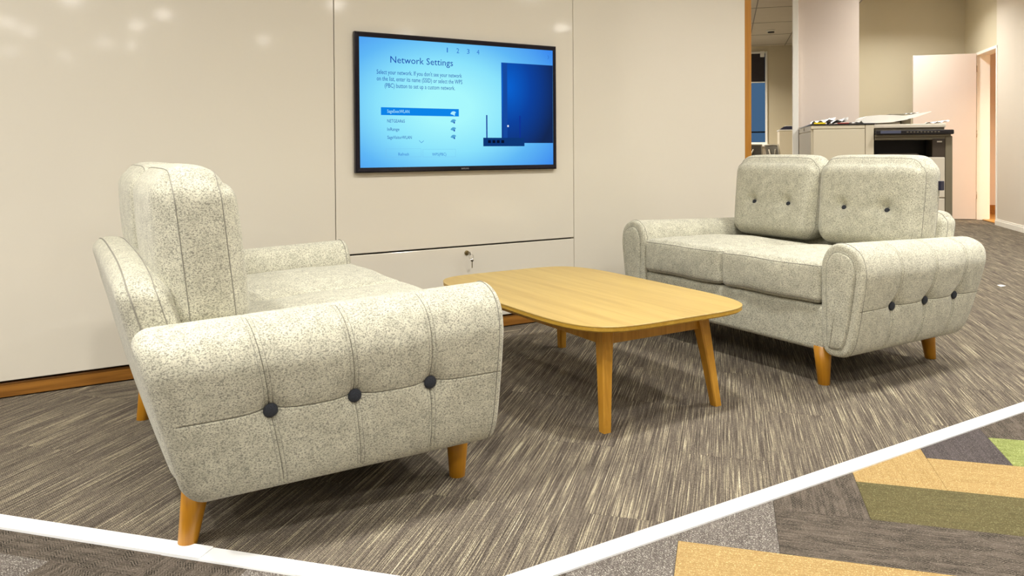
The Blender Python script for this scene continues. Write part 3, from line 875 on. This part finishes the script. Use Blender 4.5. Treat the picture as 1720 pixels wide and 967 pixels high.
# herringbone outside the strips
colV = {0: 'beige', 1: 'mauve', 2: 'olive', 3: 'beige', 4: 'lime', 5: 'mauve', -1: 'ash', -2: 'mauve'}
colU = {-1: 'ash', 0: 'ash', 1: 'mauve', 2: 'beige', 3: 'slate', 4: 'mauve', 5: 'ash', -2: 'mauve', -3: 'olive'}
pal = ['mauve', 'slate', 'ash', 'mauve', 'beige', 'mauve', 'olive', 'ash', 'slate', 'mauve', 'beige']
U0 = 1.990 - W4     # u of the lower edge of V-plank 0
done = set()
HB = .0045
for i in range(-16, 26):
    for j in range(-16, 26):
        d = (i - j) % 8
        if d <= 3: a0, typ = i - d, 'V'; k = ('V', a0, j)
        else: a0, typ = j - (7 - d), 'U'; k = ('U', i, a0)
        if k in done: continue
        done.add(k)
        if typ == 'V':
            u0, v0 = U0 + j * W4, -.12 + a0 * W4; R = [(u0, v0), (u0, v0 + 4 * W4), (u0 + W4, v0 + 4 * W4), (u0 + W4, v0)]
            mat = colV.get(j) if a0 == j else None; ang = angV; c = UV(u0 + W4 / 2, v0 + 2 * W4)
        else:
            u0, v0 = U0 + a0 * W4, -.12 + i * W4; R = [(u0, v0), (u0 + 4 * W4, v0), (u0 + 4 * W4, v0 + W4), (u0, v0 + W4)]
            mat = colU.get(i) if a0 == i + 1 else None; ang = angU; c = UV(u0 + 2 * W4, v0 + W4 / 2)
        if mat is None:
            mat = pal[(i * 5 + j * 7 + (3 if typ == 'U' else 0)) % len(pal)]
            if v0 < -.9:
                mat = 'mauve'
                for pu, pv in ((1.44, -1.70), (1.56, -.96), (1.2, -1.9)):
                    if R[0][0] <= pu <= R[2][0] and R[0][1] <= pv <= R[2][1]: mat = 'ash'
        P = [tuple(UV(a, b).xy) for a, b in R]
        for part in (0, 1):
            if part == 0: Q = clip(P, (0, 1), SYR - SW)                       # below the right strip
            else:
                Q = clip(P, (0, -1), -(SYR - SW)); Q = clip(Q, (Uv.x, Uv.y), SU - SW) if Q else Q
            if len(Q) < 3: continue
            full = abs(area(Q) - 4 * W4 * W4) < 1e-5
            plank(Q, full, c.x, c.y, ang, mat, inframe(Q), typ, 'carpet_plank', HB)
for mat, (V, F) in stuff.items():
    o = raw('carpet_planks_beyond', V, F, M[mat], floor); o['kind'] = 'stuff'
# white trim strips
def strip(name, P, h=.009):
    V, F = prism(P, 0, 0, 0, h, .003); return struct(raw(name, V, F, M['strip']))
ix = lambda u, y: ((u - Uv.y * y) / Uv.x, y)      # intersection of u=const and y=const
A1 = ix(SU, SYR); A0 = ix(SU - SW, SYR - SW)
def onU(u, v): return tuple(UV(u, v).xy)
strip('trim_5', [A0, A1, onU(SU, -1.245), onU(SU - SW, -1.245)])
strip('trim_6', [onU(SU - SW + .004, -1.247), onU(SU + .004, -1.247), onU(SU + .004, -6), onU(SU - SW + .004, -6)])
strip('trim_7', [A0, (7.5, SYR - SW), (7.5, SYR), A1])

# scrap of paper on the carpet
ps = raw('paper_scrap', [(5.825, 2.915, .007), (5.875, 2.905, .011), (5.885, 2.94, .007), (5.84, 2.95, .014), (5.855, 2.93, .018)],
         [(0, 1, 4), (1, 2, 4), (2, 3, 4), (3, 0, 4), (0, 3, 2, 1)], M['paper'])
tag(ps, 'tiny white scrap lying on the striped carpet right of the right-hand sofa', 'scrap')

# ------------------------------------------------------------------ BACKGROUND FURNITURE (building axes: local x=v, y=u)
def root_at(name, u, v): return empty(name, UV(u, v, 0), ROTB)
cb = root_at('storage_cabinet', 8.2, .816)
tag(cb, 'cream steel storage cabinet with dark worktop edge, left of the copier', 'cabinet')
box('carcass', .0, .575, .012, 1.27, .0, 1.235, M['cab'], cb, .004)
box('front_panel', .022, .495, -.004, .012, .05, 1.195, M['cab'], cb, .004)
box('side_strip', .50, .575, -.004, .012, .0, 1.235, M['cab'], cb, .003)
box('top_rail', .0, .495, -.003, .012, 1.20, 1.235, M['cab'], cb, .003)
box('worktop', -.006, .582, -.008, 1.27, 1.236, 1.248, M['cop_black'], cb, .002)
for k in range(16): box('tambour_slat', -.008, .0, .03 + k * .077, .03 + k * .077 + .073, .05, 1.17, M['cab_side'], cb, .003)
box('side_rail', -.007, 0, .012, 1.27, 1.178, 1.232, M['cab_side'], cb, .002)
box('side_lock', -.012, -.007, .60, .63, 1.195, 1.225, M['cop_grey'], cb, .002)
def sheet(name, u, v, w, l, z, rz, mat, label, curl=.02, cat='paper', grp=None):
    V, F = [], []; n = 8; m = 5
    for i in range(n + 1):
        for j in range(m + 1):
            x, y = (i / n - .5) * w, (j / m - .5) * l
            V.append((x, y, z + curl * (abs(math.sin(i * .9 + j * .7 + u * 9)) * .5 + (i / n) ** 2 * .5) + .001))
    k = len(V); V += [(a, b, c - .0012) for a, b, c in V]
    for i in range(n):
        for j in range(m):
            a = i * (m + 1) + j; q = (a, a + m + 1, a + m + 2, a + 1); F.append(q); F.append(tuple(k + t for t in reversed(q)))
    o = raw(name, V, F, mat, None, True); o.location = UV(u, v, 0); o.rotation_euler = (0, 0, ROTB + rz)
    return tag(o, label, cat, grp)
yc = box('yellow_card_stack', -.05, .05, -.03, .03, 1.2485, 1.264, M['yellow'], None, .002); yc.location = UV(8.235, .90, 0); yc.rotation_euler = (0, 0, ROTB + .1)
tag(yc, 'small stack of yellow cards on the cabinet top, before the white papers', 'cards')
sheet('paper_sheet', 8.40, .95, .20, .16, 1.250, .3, M['paper'], 'crumpled white sheet on the cabinet top, nearest the yellow cards', .07, 'paper', 'papers on the cabinet')
sheet('paper_sheet', 8.50, 1.10, .20, .16, 1.250, -.2, M['paper'], 'white sheet with lifted edge, middle of the papers on the cabinet', .075, 'paper', 'papers on the cabinet')
sheet('paper_sheet', 8.40, 1.22, .12, .2, 1.252, .1, M['paper'], 'flat white sheet on the cabinet top, nearest the copier', .02, 'paper', 'papers on the cabinet')
bk = box('notebook', -.05, .05, -.03, .03, 1.2495, 1.2595, M['red'], None, .002); bk.location = UV(8.25, 1.12, 0); bk.rotation_euler = (0, 0, ROTB)
tag(bk, 'thin dark red notebook lying before the white papers on the cabinet', 'notebook')

cp = root_at('office_copier', 8.2, 1.40)      # width .0 .. .68
tag(cp, 'grey and cream office copier with tilted document feeder tray behind the right sofa', 'copier')
box('lower_body', .0, .62, .01, .62, .03, .905, M['cop_white'], cp, .006)
for k, (z0, z1) in enumerate(((.53, .915), (.28, .52), (.06, .27))):
    dr = box('paper_drawer', .002, .612, -.012, .01, z0, z1, M['cop_white'], cp, .006)
    box('grip', .2, .41, -.014, -.011, z1 - .05, z1 - .02, M['cop_grey'], dr, .002)
box('right_column', .615, .678, -.012, .62, .03, 1.118, M['cop_grey'], cp, .008)
box('right_door', .678, .694, .05, .55, .25, .93, M['cab_side'], cp, .005)
box('output_bay_back', .0, .62, .28, .62, .905, 1.11, M['cop_black'], cp)
box('output_tray', .02, .40, .02, .28, .905, .955, M['cop_brown'], cp, .02)
box('bay_floor', .0, .62, .0, .28, .905, .912, M['cop_black'], cp)
lp = box('bay_side_panel', .505, .615, -.006, .25, .912, 1.095, M['cop_brown'], cp, .004)
box('logo_plate', .545, .588, -.009, -.005, 1.058, 1.071, M['cop_white'], lp, .001)
box('scanner_frame', .0, .64, -.004, .62, 1.083, 1.118, M['cop_grey'], cp, .006)
cpn = box('control_panel', .0, .680, -.06, .16, 1.134, 1.178, M['cop_black'], cp, .010)
box('display', .04, .22, -.063, -.058, 1.146, 1.172, M['lcd'], cpn, .001)
for k in range(10): box('key_button', .27 + k * .030, .286 + k * .030, -.062, -.058, 1.154, 1.162, M['cop_grey'], cpn, .001)
box('panel_underside', .0, .66, -.03, .3, 1.115, 1.135, M['cop_grey'], cp, .004)
box('scanner_body', .0, .615, .02, .6, 1.172, 1.200, M['cop_grey'], cp, .003)
box('platen_lid', -.01, .625, .0, .6, 1.200, 1.236, M['cop_white'], cp, .006)
# document feeder: curved wedge body plus tray rising to the right
def extrude_profile(name, prof, y0, y1, mat, parent):
    n = len(prof); V = [(x, y0, z) for x, z in prof] + [(x, y1, z) for x, z in prof]
    F = [tuple(range(n)), tuple(range(n, 2 * n))[::-1]] + [(i, n + i, n + (i + 1) % n, (i + 1) % n) for i in range(n)]
    bm = bmesh.new(); vs = [bm.verts.new(v) for v in V]
    for f in F: bm.faces.new([vs[i] for i in f])
    return bmo(name, bm, mat, parent)
extrude_profile('document_feeder', [(-.095, 1.253), (-.112, 1.275), (-.10, 1.305), (-.06, 1.322), (.05, 1.330), (.17, 1.328), (.30, 1.318), (.30, 1.282), (.16, 1.258), (.05, 1.253), (-.04, 1.252)], .04, .48, M['white'], cp)
extrude_profile('feeder_tray', [(.27, 1.318), (.30, 1.322), (.40, 1.340), (.50, 1.356), (.513, 1.359), (.515, 1.354), (.45, 1.330), (.38, 1.305), (.27, 1.278)], .07, .44, M['white'], cp)
box('feeder_slot', .14, .28, .06, .42, 1.326, 1.338, M['cop_grey'], cp, .003)
box('feeder_foot', .255, .34, .10, .4, 1.236, 1.295, M['cop_grey'], cp, .004)
box('feeder_hinge', -.03, .25, .12, .46, 1.236, 1.262, M['cop_white'], cp, .004)
sheet('paper_sheet', 8.42, 1.76, .12, .2, 1.336, 0, M['paper'], 'white sheet lying in the feeder tray of the copier', .02)
sheet('paper_sheet', 8.35, 1.98, .15, .2, 1.238, .2, M['paper'], 'white sheet curling up on the copier lid, right end', .035)

# office beyond the feature wall
fc = root_at('low_cabinet', 12.25, .775)
tag(fc, 'cream cabinet in the far office, partly hidden by the white pier edge', 'cabinet')
box('carcass', 0, .42, .0, .5, 0, 1.28, M['cab'], fc, .004)
box('worktop', -.008, .42, -.01, .5, 1.28, 1.295, M['white'], fc, .003)
box('door', .03, .41, -.012, .0, .04, 1.26, M['cab'], fc, .003)
tr = root_at('document_tray', 12.5, .97)
tag(tr, 'dark blue document tray on the cream cabinet in the far office', 'tray')
extrude_profile('tray_body', [(-.19, 1.296), (-.12, 1.345), (.2, 1.35), (.2, 1.296)], -.15, .12, M['navy'], tr)
box('tray_paper', -.10, .18, -.14, .1, 1.35, 1.357, M['paper'], tr)

def office_chair(u, v, rz, label):
    r = empty('office_chair', UV(u, v, 0), ROTB + rz)
    tag(r, label, 'chair', 'grey mesh chairs in the far office')
    V, F = [], []; n = 8
    # mesh back with frame, tilted
    def back(x, z, k): return (x * (.21 + .02 * k), .20 + .10 * k + .03 * (x * x), z)
    for i in range(n + 1):
        k = i / n
        for j in range(n + 1): V.append(back(j / n * 2 - 1, .52 + .54 * k, k))
    kk = len(V); V += [(a, b + .008, c) for a, b, c in V]
    for i in range(n):
        for j in range(n):
            a = i * (n + 1) + j; q = (a, a + 1, a + n + 2, a + n + 1); F.append(q); F.append(tuple(kk + t for t in reversed(q)))
    raw('back_mesh', V, F, M['mesh_grey'], r, True)
    fr = [back(-1, .52, 0)] + [back(-1, .52 + .54 * t, t) for t in (.3, .6, 1)] + [back(0, 1.065, 1)] + [back(1, .52 + .54 * t, t) for t in (1, .6, .3, 0)] + [back(0, .51, 0)]
    tube('back_frame', fr, .011, M['chair_frame'], r)
    tube('back_brace', [(0, .24, .40), (.02, .29, .75), (-.12, .32, 1.0)], .012, M['chair_frame'], r, False)
    tube('back_brace', [(0, .24, .40), (-.0, .29, .75), (.12, .32, 1.0)], .012, M['chair_frame'], r, False)
    box('seat', -.23, .23, -.24, .22, .44, .50, M['mesh_grey'], r, .02)
    lathe('pole', [(.025, .08), (.025, .44)], M['chair_frame'], r, 14)
    for k in range(5):
        a = 2 * PI * k / 5; c, s = math.cos(a), math.sin(a)
        tube('leg', [(0, 0, .10), (.27 * c, .27 * s, .065)], .016, M['chair_frame'], r, False)
        lathe('castor', [(.024, .0), (.028, .012), (.028, .04), (.02, .05)], M['cop_black'], r, 12, (.27 * c, .27 * s, 0))
    return r
office_chair(10.95, .36, 2.75, 'grey mesh office chair below the far office window')
office_chair(11.55, .93, 1.9, 'grey mesh office chair beside the cream cabinet in the far office')

# ------------------------------------------------------------------ LIGHTS: recessed downlights
def lamp_data(name, w, col, size):
    L = bpy.data.lights.new(name, 'AREA'); L.shape = 'DISK'; L.size = size; L.energy = w; L.color = col; L.spread = math.radians(SPREAD); return L
main = lamp_data('downlight_lamp', LAMP_W, LAMP_COL, .26)
offl = lamp_data('office_lamp', OFFICE_W, (1, .92, .8), .26)
first = None
def downlight(p, data, label, grp, z=CZ):
    global first
    if first is None:
        first = empty('downlight')
        lathe('trim_ring', [(.13, -.001), (.165, -.004), (.165, -.010), (.135, -.012), (.13, -.006)], M['white'], first, 28)
        lathe('lens', [(.02, -.034), (.07, -.030), (.11, -.020), (.13, -.006)], M['lamp'], first, 24); r = first
    else: r = copy_tree(first)
    r.location = (p[0], p[1], z); tag(r, label, 'downlight', grp)
    l = bpy.data.objects.new('lamp', data); COL.objects.link(l); l.location = (p[0], p[1], z - .040)
    l.parent = r; l.matrix_parent_inverse = Matrix.Translation((-p[0], -p[1], -z))
    return r
spots = []
for u in (-9.5, -7.1, -4.7, -2.3, .1, 2.5, 4.9, 7.3):
    for v in (-7.2, -4.8, -2.4, 0.0, 2.4):
        spots.append((u, v))
for u in (-9, -6, -3, 0, 3): 
    for v in (5.5, 8.5): spots.append((u, v))
spots += [(9.0, 2.3), (11.3, 2.3)]
near = lambda p, L: any(math.dist(p, q) < .6 for q in L)
fill_spots = [(-2.6, 1.9), (-.7, 1.75), (1.9, 1.75), (3.9, 1.6)]  # unseen downlights added to even out the light along the feature wall
for u, v in spots:
    p = UV(u, v)
    if near(p.xy, fill_spots): continue
    if 2.2 < p.y < 5.2 and -3.8 < p.x < 4.9: continue
    downlight(p, main, 'round recessed ceiling downlight, reflected in the wall or added to light it', 'ceiling downlights')
for q in fill_spots + [(.31, -5.44), (-.31, -9.0), (.98, -10.07), (1.35, -7.47), (.35, -12.9)]:
    downlight(Vector((q[0], q[1], 0)), main, 'round recessed ceiling downlight, reflected in the wall or added to light it', 'ceiling downlights')
for u, v in ((10.8, -.6), (13.0, -.6), (12.2, -3.0)):
    downlight(UV(u, v), offl, 'round recessed downlight in the far office ceiling', 'far office downlights', OZ)
wl = lamp_data('side_room_lamp', WARM_W, WARM_COL, .3)
downlight(UV(10.6, 4.8), wl, 'warm round downlight in the room beyond the doorway', None, 2.6)
